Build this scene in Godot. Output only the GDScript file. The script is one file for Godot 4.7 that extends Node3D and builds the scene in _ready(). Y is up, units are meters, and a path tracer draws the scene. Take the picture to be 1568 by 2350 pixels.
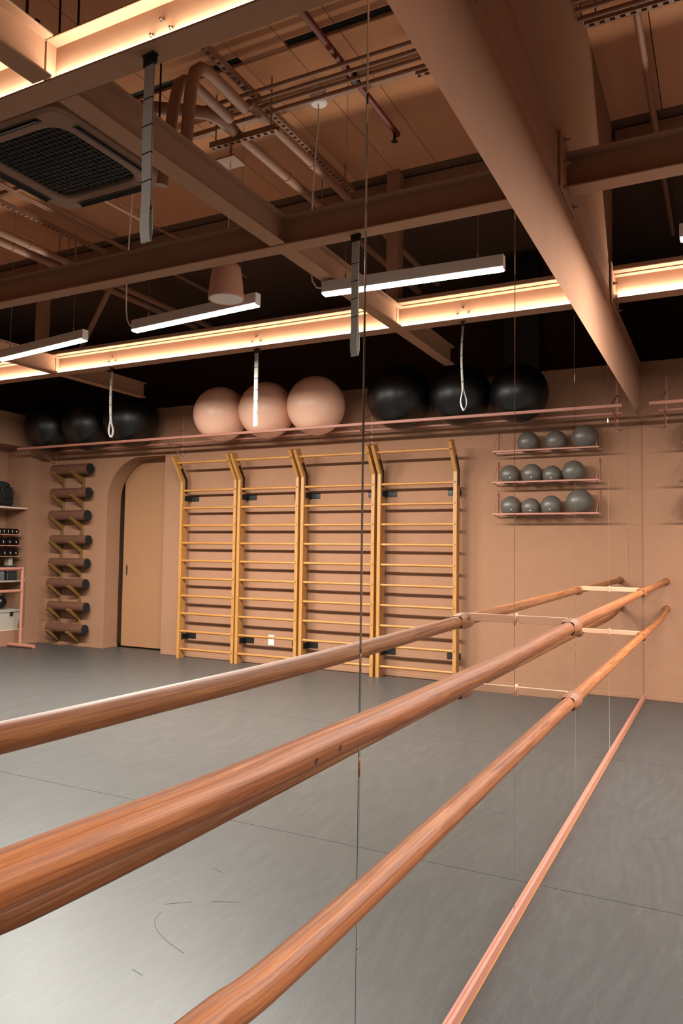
extends Node3D
# A dance studio: mirror wall at x = 0, back wall at z = 0, room runs to +x and +z. Metres.

const HALL_X := 7.86      # side wall
const HALL_Z := 10.8      # wall behind the viewer
const WALL_H := 3.13      # height of the painted walls
const ROOF_Y := 4.45
const BEAM_LOW := 3.12
const BEAM_TOP := 3.30
const ZC := 1.90
const ZB := 3.70
const ZA := 5.43
const ZD := 7.20
const ZE := 8.95

var taken := {}
var M := {}

# ------------------------------------------------------------------ mesh builder
class MB:
	var v := PackedVector3Array()
	var n := PackedVector3Array()
	var t := PackedVector2Array()
	var xf := Transform3D()

	func tri(a: Vector3, b: Vector3, c: Vector3, na: Vector3, nb: Vector3, nc: Vector3, ta := Vector2(), tb := Vector2(), tc := Vector2()) -> void:
		a = xf * a; b = xf * b; c = xf * c
		na = (xf.basis * na).normalized(); nb = (xf.basis * nb).normalized(); nc = (xf.basis * nc).normalized()
		var g := (b - a).cross(c - a)
		if g.length_squared() < 1e-16:
			return
		if g.dot(na + nb + nc) > 0.0:
			v.append_array([a, c, b]); n.append_array([na, nc, nb]); t.append_array([ta, tc, tb])
		else:
			v.append_array([a, b, c]); n.append_array([na, nb, nc]); t.append_array([ta, tb, tc])

	func quad(a: Vector3, b: Vector3, c: Vector3, d: Vector3, nn: Vector3, ta := Vector2(), tb := Vector2(), tc := Vector2(), td := Vector2()) -> void:
		tri(a, b, c, nn, nn, nn, ta, tb, tc)
		tri(a, c, d, nn, nn, nn, ta, tc, td)

	func _uv(p: Vector3, axis: int, grain: int) -> Vector2:
		if axis == grain:
			return Vector2(p[(axis + 1) % 3], p[(axis + 2) % 3])
		var other := 3 - axis - grain
		return Vector2(p[other], p[grain])

	func box(c: Vector3, s: Vector3, bev := 0.0, turn := Basis()) -> MB:
		var keep := xf
		xf = xf * Transform3D(turn, c)
		var h := s * 0.5
		var grain := s.max_axis_index()
		bev = minf(bev, minf(h.x, minf(h.y, h.z)) * 0.9)
		var i := h - Vector3.ONE * bev
		for ax in 3:
			var b1 := (ax + 1) % 3
			var b2 := (ax + 2) % 3
			for sg in [-1.0, 1.0]:
				var nn := Vector3(); nn[ax] = sg
				var q: Array[Vector3] = []
				for k in [[-1, -1], [1, -1], [1, 1], [-1, 1]]:
					var p := Vector3(); p[ax] = sg * h[ax]; p[b1] = k[0] * i[b1]; p[b2] = k[1] * i[b2]
					q.append(p)
				var off := Vector3(c.x, c.y, c.z)
				quad(q[0], q[1], q[2], q[3], nn, _uv(q[0] + off, ax, grain), _uv(q[1] + off, ax, grain), _uv(q[2] + off, ax, grain), _uv(q[3] + off, ax, grain))
		if bev > 0.0:
			for ax in 3:
				var b1 := (ax + 1) % 3
				var b2 := (ax + 2) % 3
				for s1 in [-1.0, 1.0]:
					for s2 in [-1.0, 1.0]:
						var nn := Vector3(); nn[b1] = s1; nn[b2] = s2
						nn = nn.normalized()
						var a := Vector3(); a[ax] = -i[ax]; a[b1] = s1 * h[b1]; a[b2] = s2 * i[b2]
						var b := a; b[ax] = i[ax]
						var d := Vector3(); d[ax] = -i[ax]; d[b1] = s1 * i[b1]; d[b2] = s2 * h[b2]
						var e := d; e[ax] = i[ax]
						quad(a, b, e, d, nn, _uv(a + c, b1, grain), _uv(b + c, b1, grain), _uv(e + c, b1, grain), _uv(d + c, b1, grain))
			for sx in [-1.0, 1.0]:
				for sy in [-1.0, 1.0]:
					for sz in [-1.0, 1.0]:
						var nn := Vector3(sx, sy, sz).normalized()
						tri(Vector3(sx * h.x, sy * i.y, sz * i.z), Vector3(sx * i.x, sy * h.y, sz * i.z), Vector3(sx * i.x, sy * i.y, sz * h.z), nn, nn, nn)
		xf = keep
		return self

	func span(a: Vector3, b: Vector3, bev := 0.0) -> MB:   # box between two corners
		return box((a + b) * 0.5, (b - a).abs(), bev)

	func tube(pts: Array, r: float, sides := 16, caps := true, r_end := -1.0) -> MB:
		var m := pts.size()
		var along := 0.0
		var last: Array = []
		var up := Vector3.UP
		var d0: Vector3 = (pts[1] - pts[0]).normalized()
		if absf(d0.y) > 0.95:
			up = Vector3.RIGHT
		var side := d0.cross(up).normalized()
		for k in m:
			var p: Vector3 = pts[k]
			var d: Vector3
			if k == 0:
				d = pts[1] - pts[0]
			elif k == m - 1:
				d = pts[k] - pts[k - 1]
			else:
				d = (pts[k + 1] - p).normalized() + (p - pts[k - 1]).normalized()
			d = d.normalized()
			side = (side - d * side.dot(d)).normalized()
			var w := d.cross(side).normalized()
			if k > 0:
				along += (p - pts[k - 1]).length()
			var rr := r if r_end < 0.0 else lerpf(r, r_end, float(k) / (m - 1))
			var ring: Array = []
			for j in sides + 1:
				var a := TAU * j / sides
				var nn := side * cos(a) + w * sin(a)
				ring.append([p + nn * rr, nn, Vector2(float(j) / sides, along)])
			if k > 0:
				for j in sides:
					var A = last[j]; var B = last[j + 1]; var C = ring[j + 1]; var D = ring[j]
					tri(A[0], B[0], C[0], A[1], B[1], C[1], A[2], B[2], C[2])
					tri(A[0], C[0], D[0], A[1], C[1], D[1], A[2], C[2], D[2])
			if caps and (k == 0 or k == m - 1):
				var nn := -d if k == 0 else d
				for j in sides:
					tri(p, ring[j][0], ring[j + 1][0], nn, nn, nn, Vector2(.5, .5), Vector2(.5, .6), Vector2(.6, .5))
			last = ring
		return self

	func cyl(a: Vector3, b: Vector3, r: float, sides := 16, r_end := -1.0) -> MB:
		return tube([a, b], r, sides, true, r_end)

	func lathe(profile: Array, sides := 32) -> MB:   # Vector2(radius, height) round y
		for k in profile.size() - 1:
			var p: Vector2 = profile[k]
			var q: Vector2 = profile[k + 1]
			var nd := Vector2(q.y - p.y, p.x - q.x).normalized()
			for j in sides:
				var a := TAU * j / sides
				var b := TAU * (j + 1) / sides
				var na := Vector3(cos(a) * nd.x, nd.y, sin(a) * nd.x)
				var nb := Vector3(cos(b) * nd.x, nd.y, sin(b) * nd.x)
				var A := Vector3(p.x * cos(a), p.y, p.x * sin(a))
				var B := Vector3(p.x * cos(b), p.y, p.x * sin(b))
				var C := Vector3(q.x * cos(b), q.y, q.x * sin(b))
				var D := Vector3(q.x * cos(a), q.y, q.x * sin(a))
				var u0 := float(j) / sides
				var u1 := float(j + 1) / sides
				tri(A, B, C, na, nb, nb, Vector2(u0, p.y), Vector2(u1, p.y), Vector2(u1, q.y))
				tri(A, C, D, na, nb, na, Vector2(u0, p.y), Vector2(u1, q.y), Vector2(u0, q.y))
		return self

	func ball(c: Vector3, r: float, rings := 24, segs := 40, rib := 0.0, squash := 1.0) -> MB:
		for i in rings:
			for j in segs:
				var q: Array = []
				for k in [[0, 0], [1, 0], [1, 1], [0, 1]]:
					var th: float = PI * (i + k[0]) / rings
					var ph: float = TAU * (j + k[1]) / segs
					var rr := r * (1.0 + rib * sin(th * 60.0))
					var nn := Vector3(sin(th) * cos(ph), cos(th), sin(th) * sin(ph))
					q.append([c + nn * rr * Vector3(1, squash, 1), nn, Vector2(ph / TAU, th / PI)])
				tri(q[0][0], q[1][0], q[2][0], q[0][1], q[1][1], q[2][1], q[0][2], q[1][2], q[2][2])
				tri(q[0][0], q[2][0], q[3][0], q[0][1], q[2][1], q[3][1], q[0][2], q[2][2], q[3][2])
		return self

	func prism(poly: PackedVector2Array, z0: float, z1: float) -> MB:   # outline in x, y pulled along z
		var idx := Geometry2D.triangulate_polygon(poly)
		for k in range(0, idx.size(), 3):
			for zz in [[z0, -1.0], [z1, 1.0]]:
				var nn := Vector3(0, 0, signf(zz[1]) * signf(z1 - z0))
				var A := poly[idx[k]]; var B := poly[idx[k + 1]]; var C := poly[idx[k + 2]]
				tri(Vector3(A.x, A.y, zz[0]), Vector3(B.x, B.y, zz[0]), Vector3(C.x, C.y, zz[0]), nn, nn, nn, A, B, C)
		var cw := Geometry2D.is_polygon_clockwise(poly)
		for k in poly.size():
			var A := poly[k]
			var B := poly[(k + 1) % poly.size()]
			var e := (B - A).normalized()
			var nn := Vector3(e.y, -e.x, 0) if not cw else Vector3(-e.y, e.x, 0)
			quad(Vector3(A.x, A.y, z0), Vector3(B.x, B.y, z0), Vector3(B.x, B.y, z1), Vector3(A.x, A.y, z1), nn, Vector2(z0, A.y + A.x), Vector2(z0, B.y + B.x), Vector2(z1, B.y + B.x), Vector2(z1, A.y + A.x))
		return self

	func mesh() -> ArrayMesh:
		var a := []
		a.resize(Mesh.ARRAY_MAX)
		a[Mesh.ARRAY_VERTEX] = v
		a[Mesh.ARRAY_NORMAL] = n
		a[Mesh.ARRAY_TEX_UV] = t
		var m := ArrayMesh.new()
		m.add_surface_from_arrays(Mesh.PRIMITIVE_TRIANGLES, a)
		return m

# ------------------------------------------------------------------ scene helpers
func mb() -> MB:
	return MB.new()

func numbered(called: String) -> String:
	var k: int = taken.get(called, 0)
	taken[called] = k + 1
	return called if k == 0 else "%s_%03d" % [called, k]

func part(parent: Node3D, called: String, shape: MB, mat: Material, at := Vector3.ZERO) -> MeshInstance3D:
	var o := MeshInstance3D.new()
	o.name = called
	o.mesh = shape.mesh()
	o.material_override = mat
	o.position = at
	parent.add_child(o, true)
	return o

func shared(parent: Node3D, called: String, m: Mesh, mat: Material, at := Transform3D()) -> MeshInstance3D:
	var o := MeshInstance3D.new()
	o.name = called
	o.mesh = m
	o.material_override = mat
	o.transform = at
	parent.add_child(o, true)
	return o

func thing(called: String, label: String, category: String, at := Vector3.ZERO, group := "") -> Node3D:
	var o := Node3D.new()
	o.name = numbered(called)
	o.position = at
	add_child(o)
	o.set_meta("label", label)
	o.set_meta("category", category)
	if group:
		o.set_meta("group", group)
	return o

func solo(called: String, shape: MB, mat: Material, label: String, category: String, at := Vector3.ZERO, group := "") -> MeshInstance3D:
	var o := MeshInstance3D.new()
	o.name = numbered(called)
	o.mesh = shape.mesh()
	o.material_override = mat
	o.position = at
	add_child(o)
	o.set_meta("label", label)
	o.set_meta("category", category)
	if group:
		o.set_meta("group", group)
	return o

func struct(called: String, shape: MB, mat: Material, label: String) -> MeshInstance3D:
	var o := MeshInstance3D.new()
	o.name = called
	o.mesh = shape.mesh()
	o.material_override = mat
	add_child(o)
	o.set_meta("kind", "structure")
	o.set_meta("label", label)
	return o

func struct_root(called: String, label: String) -> Node3D:
	var o := Node3D.new()
	o.name = called
	add_child(o)
	o.set_meta("kind", "structure")
	o.set_meta("label", label)
	return o

func area_light(parent: Node3D, at: Vector3, towards: Vector3, up: Vector3, size: Vector2, energy: float, color: Color) -> void:
	var l := AreaLight3D.new()
	l.name = "lamp_light"
	l.area_size = size
	l.area_normalize_energy = true
	l.light_energy = energy
	l.light_color = color
	l.shadow_enabled = true
	l.area_range = 16.0
	l.area_attenuation = 2.0
	parent.add_child(l, true)
	l.transform = Transform3D(Basis.looking_at(towards, up), at)

# ------------------------------------------------------------------ textures and materials
func noise(kind_seed: int, freq: float, oct := 4) -> FastNoiseLite:
	var f := FastNoiseLite.new()
	f.seed = kind_seed
	f.noise_type = FastNoiseLite.TYPE_SIMPLEX_SMOOTH
	f.frequency = freq
	f.fractal_octaves = oct
	return f

func image_tex(w: int, h: int, data: PackedByteArray) -> ImageTexture:
	var im := Image.create_from_data(w, h, false, Image.FORMAT_RGB8, data)
	im.generate_mipmaps()
	return ImageTexture.create_from_image(im)

func ramp(stops: Array, x: float) -> Color:
	x = clampf(x, 0.0, 1.0) * (stops.size() - 1)
	var k := mini(int(x), stops.size() - 2)
	return (stops[k] as Color).lerp(stops[k + 1], x - k)

# grain runs along the picture's height; wraps in width
func wood_tex(w: int, h: int, stops: Array, sd: int, stretch: float, fine: float, wave: float) -> ImageTexture:
	var big := noise(sd, 1.0, 3)
	var small := noise(sd + 7, 1.0, 2)
	var d := PackedByteArray()
	d.resize(w * h * 3)
	var p := 0
	for y in h:
		var vv := float(y) / h
		var ca := cos(vv * TAU) * stretch
		var sa := sin(vv * TAU) * stretch
		for x in w:
			var a := TAU * x / w
			var cx := cos(a)
			var cy := sin(a)
			var warp := big.get_noise_3d(cx * 0.6 + ca, cy * 0.6 + sa, 3.0) * wave
			var g := big.get_noise_3d(cx * 2.2 + warp + ca * 0.25, cy * 2.2 - warp, sa * 0.25)
			var f := small.get_noise_3d(cx * fine + warp * 2.0 + ca * 1.2, cy * fine + warp, sa * 1.2 + 9.0)
			var pore := small.get_noise_3d(cx * fine * 2.6, cy * fine * 2.6 + ca * 14.0, sa * 14.0)
			var q := 0.52 + g * 0.50 + f * 0.30 - maxf(0.0, pore - 0.25) * 0.45
			var c := ramp(stops, q)
			d[p] = int(clampf(c.r, 0, 1) * 255); d[p + 1] = int(clampf(c.g, 0, 1) * 255); d[p + 2] = int(clampf(c.b, 0, 1) * 255)
			p += 3
	return image_tex(w, h, d)

func mottle_tex(s: int, stops: Array, sd: int, freq: float, speck: float) -> ImageTexture:
	var f := noise(sd, 1.0, 4)
	var rng := RandomNumberGenerator.new()
	rng.seed = sd
	var d := PackedByteArray()
	d.resize(s * s * 3)
	var p := 0
	for y in s:
		var ay := TAU * y / s
		for x in s:
			var ax := TAU * x / s
			var k := Vector3(cos(ax) + cos(ay) * 0.7, sin(ax) + sin(ay) * 0.45, sin(ay) + cos(ax) * 0.3) * freq
			var q := 0.5 + f.get_noise_3dv(k) * 0.6 + (rng.randf() - 0.5) * speck
			var c := ramp(stops, q)
			d[p] = int(c.r * 255); d[p + 1] = int(c.g * 255); d[p + 2] = int(c.b * 255)
			p += 3
	return image_tex(s, s, d)

func floor_tex(s: int) -> ImageTexture:
	var f := noise(51, 1.0, 4)
	var rng := RandomNumberGenerator.new()
	rng.seed = 77
	var g := PackedFloat32Array()
	g.resize(s * s)
	for y in s:
		var ay := TAU * y / s
		for x in s:
			var ax := TAU * x / s
			g[y * s + x] = 0.262 + f.get_noise_3d(cos(ax) * 1.6, sin(ax) * 1.6 + cos(ay) * 9.0, sin(ay) * 9.0) * 0.022 + (rng.randf() - 0.5) * 0.022
	for k in 2100:   # scuffs, most of them fine and pale
		var x := rng.randf() * s
		var y := rng.randf() * s
		var ang := rng.randf() * TAU if k % 3 == 0 else (rng.randf() - 0.5) * 0.6
		var bend := (rng.randf() - 0.5) * 0.018
		var pale := 0.02 + 0.07 * pow(rng.randf(), 3.0)
		if rng.randf() < 0.12:
			pale = -0.04
		for i in int(20 + 220 * pow(rng.randf(), 2.0)):
			x += cos(ang); y += sin(ang); ang += bend
			var at := posmod(int(y), s) * s + posmod(int(x), s)
			g[at] = clampf(g[at] + pale * (0.4 + 0.6 * rng.randf()), 0.10, 0.6)
	var d := PackedByteArray()
	d.resize(s * s * 3)
	for k in s * s:
		d[k * 3] = int(g[k] * 255); d[k * 3 + 1] = int(g[k] * 0.970 * 255); d[k * 3 + 2] = int(g[k] * 0.945 * 255)
	return image_tex(s, s, d)

func mat(color: Color, rough := 0.6, metal := 0.0, spec := 0.5) -> StandardMaterial3D:
	var m := StandardMaterial3D.new()
	m.albedo_color = color
	m.roughness = rough
	m.metallic = metal
	m.metallic_specular = spec
	return m

func textured(tex: Texture2D, rough: float, scale := Vector3.ONE, tint := Color.WHITE) -> StandardMaterial3D:
	var m := mat(tint, rough)
	m.albedo_texture = tex
	m.uv1_scale = scale
	return m

func make_materials() -> void:
	var paint := [Color(0.560, 0.411, 0.322), Color(0.569, 0.420, 0.330), Color(0.577, 0.427, 0.337)]
	M.wall = textured(mottle_tex(512, paint, 5, 2.4, 0.35), 0.72, Vector3(0.5, 0.5, 0.5))
	M.steel = textured(M.wall.albedo_texture, 0.6, Vector3(0.7, 0.7, 0.7))
	M.steel.metallic_specular = 0.3
	M.attic_shade = mat(Color(0.33, 0.215, 0.145), 0.9)  # darker than the roof colour, standing in for unlit shade
	M.low_bounce_wall = mat(Color(0.20, 0.135, 0.10), 0.85)  # kept dark so the unseen front wall bounces little light
	M.roof = textured(mottle_tex(512, [Color(0.71, 0.505, 0.375), Color(0.72, 0.515, 0.385), Color(0.728, 0.522, 0.392)], 15, 2.4, 0.35), 0.8, Vector3(0.4, 0.4, 0.4))
	M.wall.metallic_specular = 0.15
	M.wall.roughness = 0.9
	M.roof.metallic_specular = 0.15
	M.pipe = mat(Color(0.555, 0.39, 0.30), 0.5)
	M.red_pipe = mat(Color(0.42, 0.13, 0.09), 0.45)
	M.rail = mat(Color(0.66, 0.43, 0.36), 0.5)
	M.floor = textured(floor_tex(1400), 0.40, Vector3(0.5, 0.5, 0.5))
	M.floor.metallic_specular = 0.36
	M.mirror = mat(Color(0.945, 0.95, 0.935), 0.0, 1.0)
	M.glass_edge = mat(Color(0.30, 0.36, 0.34), 0.15, 0.0, 0.8)
	M.joint = mat(Color(0.05, 0.045, 0.04), 0.9)
	var red := [Color(0.33, 0.175, 0.09), Color(0.47, 0.265, 0.14), Color(0.575, 0.345, 0.195), Color(0.67, 0.44, 0.27)]
	M.barre = textured(wood_tex(384, 1536, red, 11, 0.9, 11.0, 0.7), 0.5, Vector3(1, 0.45, 1))
	M.barre.metallic_specular = 0.35
	M.barre_low = textured(M.barre.albedo_texture, 0.5, Vector3(1, 0.52, 1))
	M.barre_low.metallic_specular = 0.35
	M.barre_low.uv1_offset = Vector3(0.3, 0.37, 0)
	M.plug = mat(Color(0.20, 0.10, 0.06), 0.6)
	M.block = textured(M.barre.albedo_texture, 0.5, Vector3(2.0, 1.4, 1))
	var pine := [Color(0.56, 0.37, 0.18), Color(0.645, 0.45, 0.235), Color(0.71, 0.52, 0.295)]
	M.pine = textured(wood_tex(192, 768, pine, 31, 2.0, 5.0, 0.4), 0.45, Vector3(4.0, 0.6, 1))
	M.rung = textured(M.pine.albedo_texture, 0.4, Vector3(1, 0.7, 1), Color(1.0, 0.97, 0.92))
	M.olive_wood = textured(M.pine.albedo_texture, 0.6, Vector3(5, 1, 1), Color(0.66, 0.66, 0.60))
	M.arm = mat(Color(0.80, 0.60, 0.48), 0.55)
	M.raw_wood = textured(M.pine.albedo_texture, 0.6, Vector3(8, 1, 1), Color(1.0, 0.95, 0.90))
	var cork := [Color(0.30, 0.175, 0.115), Color(0.36, 0.215, 0.14), Color(0.41, 0.25, 0.165)]
	M.cork = textured(mottle_tex(256, cork, 91, 6.0, 0.7), 0.8, Vector3(2, 3, 1))
	M.print = mat(Color(0.24, 0.12, 0.08), 0.8)
	M.black = mat(Color(0.028, 0.027, 0.03), 0.55)
	M.black_rubber = mat(Color(0.03, 0.028, 0.032), 0.38)
	M.foam_black = mat(Color(0.02, 0.02, 0.022), 0.9)
	M.blush = mat(Color(0.92, 0.72, 0.62), 0.36)
	M.speaker = mat(Color(0.74, 0.54, 0.45), 0.5)
	M.grey_ball = mat(Color(0.335, 0.305, 0.28), 0.38)
	M.door = mat(Color(0.60, 0.43, 0.30), 0.6)
	M.chrome = mat(Color(0.72, 0.70, 0.67), 0.25, 1.0)
	M.dark_metal = mat(Color(0.12, 0.10, 0.09), 0.4, 0.7)
	M.white = mat(Color(0.86, 0.85, 0.83), 0.5)
	M.cord = mat(Color(0.80, 0.76, 0.70), 0.5)
	M.wire = mat(Color(0.55, 0.50, 0.46), 0.4, 0.6)
	M.lamp_case = mat(Color(0.70, 0.655, 0.62), 0.45)
	M.webbing = mat(Color(0.62, 0.60, 0.58), 0.85)
	M.stitch = mat(Color(0.06, 0.055, 0.06), 0.8)
	M.cassette = mat(Color(0.47, 0.34, 0.26), 0.6)
	M.bin = mat(Color(0.62, 0.58, 0.53), 0.5)
	M.grey_box = mat(Color(0.16, 0.17, 0.175), 0.5)
	M.shelf_board = mat(Color(0.74, 0.66, 0.60), 0.6)
	M.ink = mat(Color(0.10, 0.06, 0.03), 0.7)
	M.scuff = mat(Color(0.16, 0.14, 0.13), 0.8)
	M.sheet_joint = mat(Color(0.16, 0.145, 0.135), 0.8)
	M.glow = mat(Color(1, 1, 1), 0.6)
	M.glow.emission_enabled = true
	M.glow.emission = Color(0.97, 0.985, 1.0)
	M.glow.emission_energy_multiplier = 6.0
	M.strip_glow = mat(Color(1, 1, 1), 0.6)
	M.strip_glow.emission_enabled = true
	M.strip_glow.emission = Color(1.0, 0.965, 0.91)
	M.strip_glow.emission_energy_multiplier = 2.0
	M.speaker_cloth = mat(Color(0.80, 0.77, 0.74), 0.7)

# ------------------------------------------------------------------ the picture's frame
func _ready() -> void:
	var cam := Camera3D.new()
	cam.name = "camera"
	add_child(cam)
	cam.position = Vector3(0.69074, 1.30, 7.47981)
	cam.rotation_degrees = Vector3(3.12106, 27.07205, 0.79274)
	cam.fov = 68.48
	cam.near = 0.03
	cam.far = 60.0
	cam.current = true
	var we := WorldEnvironment.new()
	we.name = "world_environment"
	var env := Environment.new()
	env.background_mode = Environment.BG_COLOR
	env.background_color = Color(0, 0, 0)
	env.tonemap_mode = Environment.TONE_MAPPER_LINEAR
	env.tonemap_exposure = 1.0
	env.sdfgi_enabled = true
	env.ssao_enabled = true
	env.ssil_enabled = true
	we.environment = env
	add_child(we)
	make_materials()
	build_shell()
	build_roof()
	build_beams()
	build_mirrors()
	build_barres()
	build_lamps()
	build_wall_bars()
	build_ball_racks()
	build_rollers()
	build_niche()
	build_services()
	build_straps()
	build_small()

# ------------------------------------------------------------------ room shell
func build_shell() -> void:
	var fl := struct("floor", mb().span(Vector3(-1.2, -0.12, -1.2), Vector3(HALL_X + 0.8, -0.006, HALL_Z + 0.2)), M.sheet_joint, "grey sheet vinyl dance floor with fine scuffs")
	var cuts := [-0.25, 0.20, 2.30, 4.40, 6.45, 8.50, HALL_Z + 0.1]
	for k in cuts.size() - 1:
		part(fl, "vinyl_sheet", mb().span(Vector3(-0.02, -0.006, cuts[k] + 0.0015), Vector3(HALL_X + 0.02, 0.0, cuts[k + 1] - 0.0015)), M.floor)
	# rubber marks left on the vinyl, as thin smears of dark rubber
	for mk in [[[1.150, 5.285], [1.128, 5.345], [1.075, 5.395], [1.000, 5.435], [0.901, 5.469]], [[1.18, 5.235], [1.10, 5.17]], [[1.04, 5.135], [0.95, 5.09]], [[1.223, 4.891], [1.18, 4.90], [1.151, 4.914]], [[0.62, 5.28], [0.612, 5.30]], [[0.98, 5.62], [0.93, 5.63]], [[0.45, 3.60], [0.40, 3.64], [0.33, 3.66]]]:
		var c := Curve3D.new()
		for k in mk.size():
			var d := Vector3(mk[mini(k + 1, mk.size() - 1)][0] - mk[maxi(k - 1, 0)][0], 0, mk[mini(k + 1, mk.size() - 1)][1] - mk[maxi(k - 1, 0)][1]) / 6.0
			c.add_point(Vector3(mk[k][0], 0.0, mk[k][1]), -d, d)
		c.bake_interval = 0.015
		part(fl, "rubber_mark", mb().tube(Array(c.get_baked_points()), 0.0009, 5), M.scuff)
	# back wall with the arched doorway
	var o := PackedVector2Array([Vector2(-0.3, 0), Vector2(5.68, 0), Vector2(5.68, 2.515), Vector2(6.08, 2.515)])
	for k in 17:
		var a := PI * 0.5 * (1.0 - k / 16.0)
		o.append(Vector2(6.08 + 0.57 * cos(a), 1.945 + 0.57 * sin(a)))
	o.append_array([Vector2(6.65, 0), Vector2(8.6, 0), Vector2(8.6, WALL_H), Vector2(-0.3, WALL_H)])
	struct("wall_back", mb().prism(o, -0.25, 0.0), M.wall, "blush painted back wall with an arched doorway")
	struct("wall_left", mb().span(Vector3(-0.25, 0, 0), Vector3(0, WALL_H, HALL_Z)).span(Vector3(-0.25, WALL_H, ZC - 0.03), Vector3(-0.012, ROOF_Y, HALL_Z)), M.wall, "blush painted wall that carries the mirrors")
	struct("wall_front", mb().span(Vector3(-0.25, 0, HALL_Z), Vector3(8.6, ROOF_Y, HALL_Z + 0.2)), M.low_bounce_wall, "unseen wall behind the viewer, dark brown to cut bounced light")  # out of view; dark colour limits the light bounced up to the beams
	var wr := mb()
	wr.span(Vector3(HALL_X, 0, 0), Vector3(HALL_X + 0.5, WALL_H, 0.235))
	wr.span(Vector3(HALL_X, 0, 0.235), Vector3(HALL_X + 0.5, 0.205, 2.4))
	wr.span(Vector3(HALL_X, 2.69, 0.235), Vector3(HALL_X + 0.5, WALL_H, 2.4))
	wr.span(Vector3(HALL_X + 0.45, 0.205, 0.235), Vector3(HALL_X + 0.5, 2.69, 2.4))
	wr.span(Vector3(HALL_X, 0, 2.4), Vector3(HALL_X + 0.5, WALL_H, HALL_Z))
	wr.span(Vector3(HALL_X, WALL_H, ZC), Vector3(HALL_X + 0.5, ROOF_Y, HALL_Z))
	struct("wall_right", wr, M.wall, "blush painted side wall with a shelved niche")
	# the roof space behind the wall tops, coloured dark for its shade
	struct("wall_attic", mb().span(Vector3(-1.6, WALL_H, -1.6), Vector3(9.4, ROOF_Y, -1.5)).span(Vector3(-1.6, WALL_H, -1.5), Vector3(-1.5, ROOF_Y, ZC)).span(Vector3(9.3, WALL_H, -1.5), Vector3(9.4, ROOF_Y, ZC)).span(Vector3(-1.6, WALL_H - 0.06, -1.6), Vector3(9.4, WALL_H - 0.02, -0.25)).span(Vector3(-1.6, WALL_H - 0.06, -0.25), Vector3(-0.25, WALL_H - 0.02, ZC)).span(Vector3(-1.6, WALL_H, ZC - 0.03), Vector3(-0.25, ROOF_Y, ZC + 0.07)).span(Vector3(8.3, WALL_H - 0.06, -0.25), Vector3(9.4, WALL_H - 0.02, ZC)).span(Vector3(8.3, WALL_H, ZC - 0.03), Vector3(9.4, ROOF_Y, ZC + 0.07)), M.attic_shade, "roof space above the wall tops, shade painted into its colour")
	# skirtings
	var bb := struct("baseboard_back", mb().span(Vector3(0, 0, 0), Vector3(5.66, 0.045, 0.012), 0.003).span(Vector3(6.67, 0, 0), Vector3(HALL_X, 0.045, 0.012), 0.003), M.wall, "low painted skirting along the back wall")
	part(bb, "return_piece", mb().span(Vector3(6.638, 0, -0.25), Vector3(6.65, 0.045, 0.012), 0.003), M.wall)
	struct("baseboard_right", mb().span(Vector3(HALL_X - 0.012, 0, 0.013), Vector3(HALL_X, 0.045, HALL_Z), 0.003), M.wall, "low painted skirting along the side wall")
	var bl := struct("baseboard_left", mb().span(Vector3(0.0, 0.006, 0.013), Vector3(0.017, 0.042, HALL_Z), 0.002), M.rail, "thin pink skirting under the mirrors")
	part(bl, "raw_edge", mb().span(Vector3(0.0, 0.0, 0.013), Vector3(0.019, 0.0065, HALL_Z), 0.001), M.raw_wood)
	# sliding door in the arch
	var dr := struct_root("door_1", "tan sliding door set back in the arched doorway")
	part(dr, "door_leaf", mb().span(Vector3(5.2, 0.014, -0.325), Vector3(6.605, 2.75, -0.28), 0.004), M.door)
	var h := part(dr, "flush_handle", mb().span(Vector3(6.515, 0.96, -0.2795), Vector3(6.545, 1.10, -0.274), 0.006), M.chrome)
	part(h, "finger_recess", mb().span(Vector3(6.522, 0.985, -0.2745), Vector3(6.538, 1.085, -0.2725), 0.004), M.joint)
	part(dr, "floor_track", mb().span(Vector3(5.0, 0.0, -0.33), Vector3(7.0, 0.012, -0.27), 0.002), M.dark_metal)
	struct("wall_pocket", mb().span(Vector3(4.9, 0, -0.6), Vector3(7.3, 2.9, -0.55)).span(Vector3(4.9, 0, -0.55), Vector3(4.95, 2.9, -0.25)).span(Vector3(7.25, 0, -0.55), Vector3(7.3, 2.9, -0.25)).span(Vector3(4.9, 2.85, -0.55), Vector3(7.3, 2.9, -0.25)), M.wall, "closed pocket behind the sliding door")

func build_roof() -> void:
	var c := struct("ceiling", mb().span(Vector3(-1.6, ROOF_Y + 0.02, -1.6), Vector3(9.4, ROOF_Y + 0.14, HALL_Z + 0.2)), M.joint, "tan panelled ceiling above the beams")
	var xs := [-0.27, 0.33, 0.99, 1.36, 1.72, 2.06, 2.76, 3.46, 4.16, 4.86, 5.56, 6.26, 6.96, 7.9, 8.4]
	var zs := [ZC, 3.60, 3.67, 5.20, 6.70, 8.20, 9.70, HALL_Z]
	for i in xs.size() - 1:
		for j in zs.size() - 1:
			if j == 1:
				if i != 4:
					continue   # an open slot runs across the panels here
			part(c, "ceiling_panel", mb().span(Vector3(xs[i] + 0.003, ROOF_Y, zs[j] + (0.003 if j != 1 else 0.0)), Vector3(xs[i + 1] - 0.003, ROOF_Y + 0.019, zs[j + 1] - (0.003 if j != 1 else 0.0))), M.roof)
	part(c, "ceiling_panel", mb().span(Vector3(-1.6, ROOF_Y, -1.6), Vector3(9.4, ROOF_Y + 0.019, ZC - 0.003)), M.attic_shade)  # rear panel has the shade painted into its colour

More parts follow.
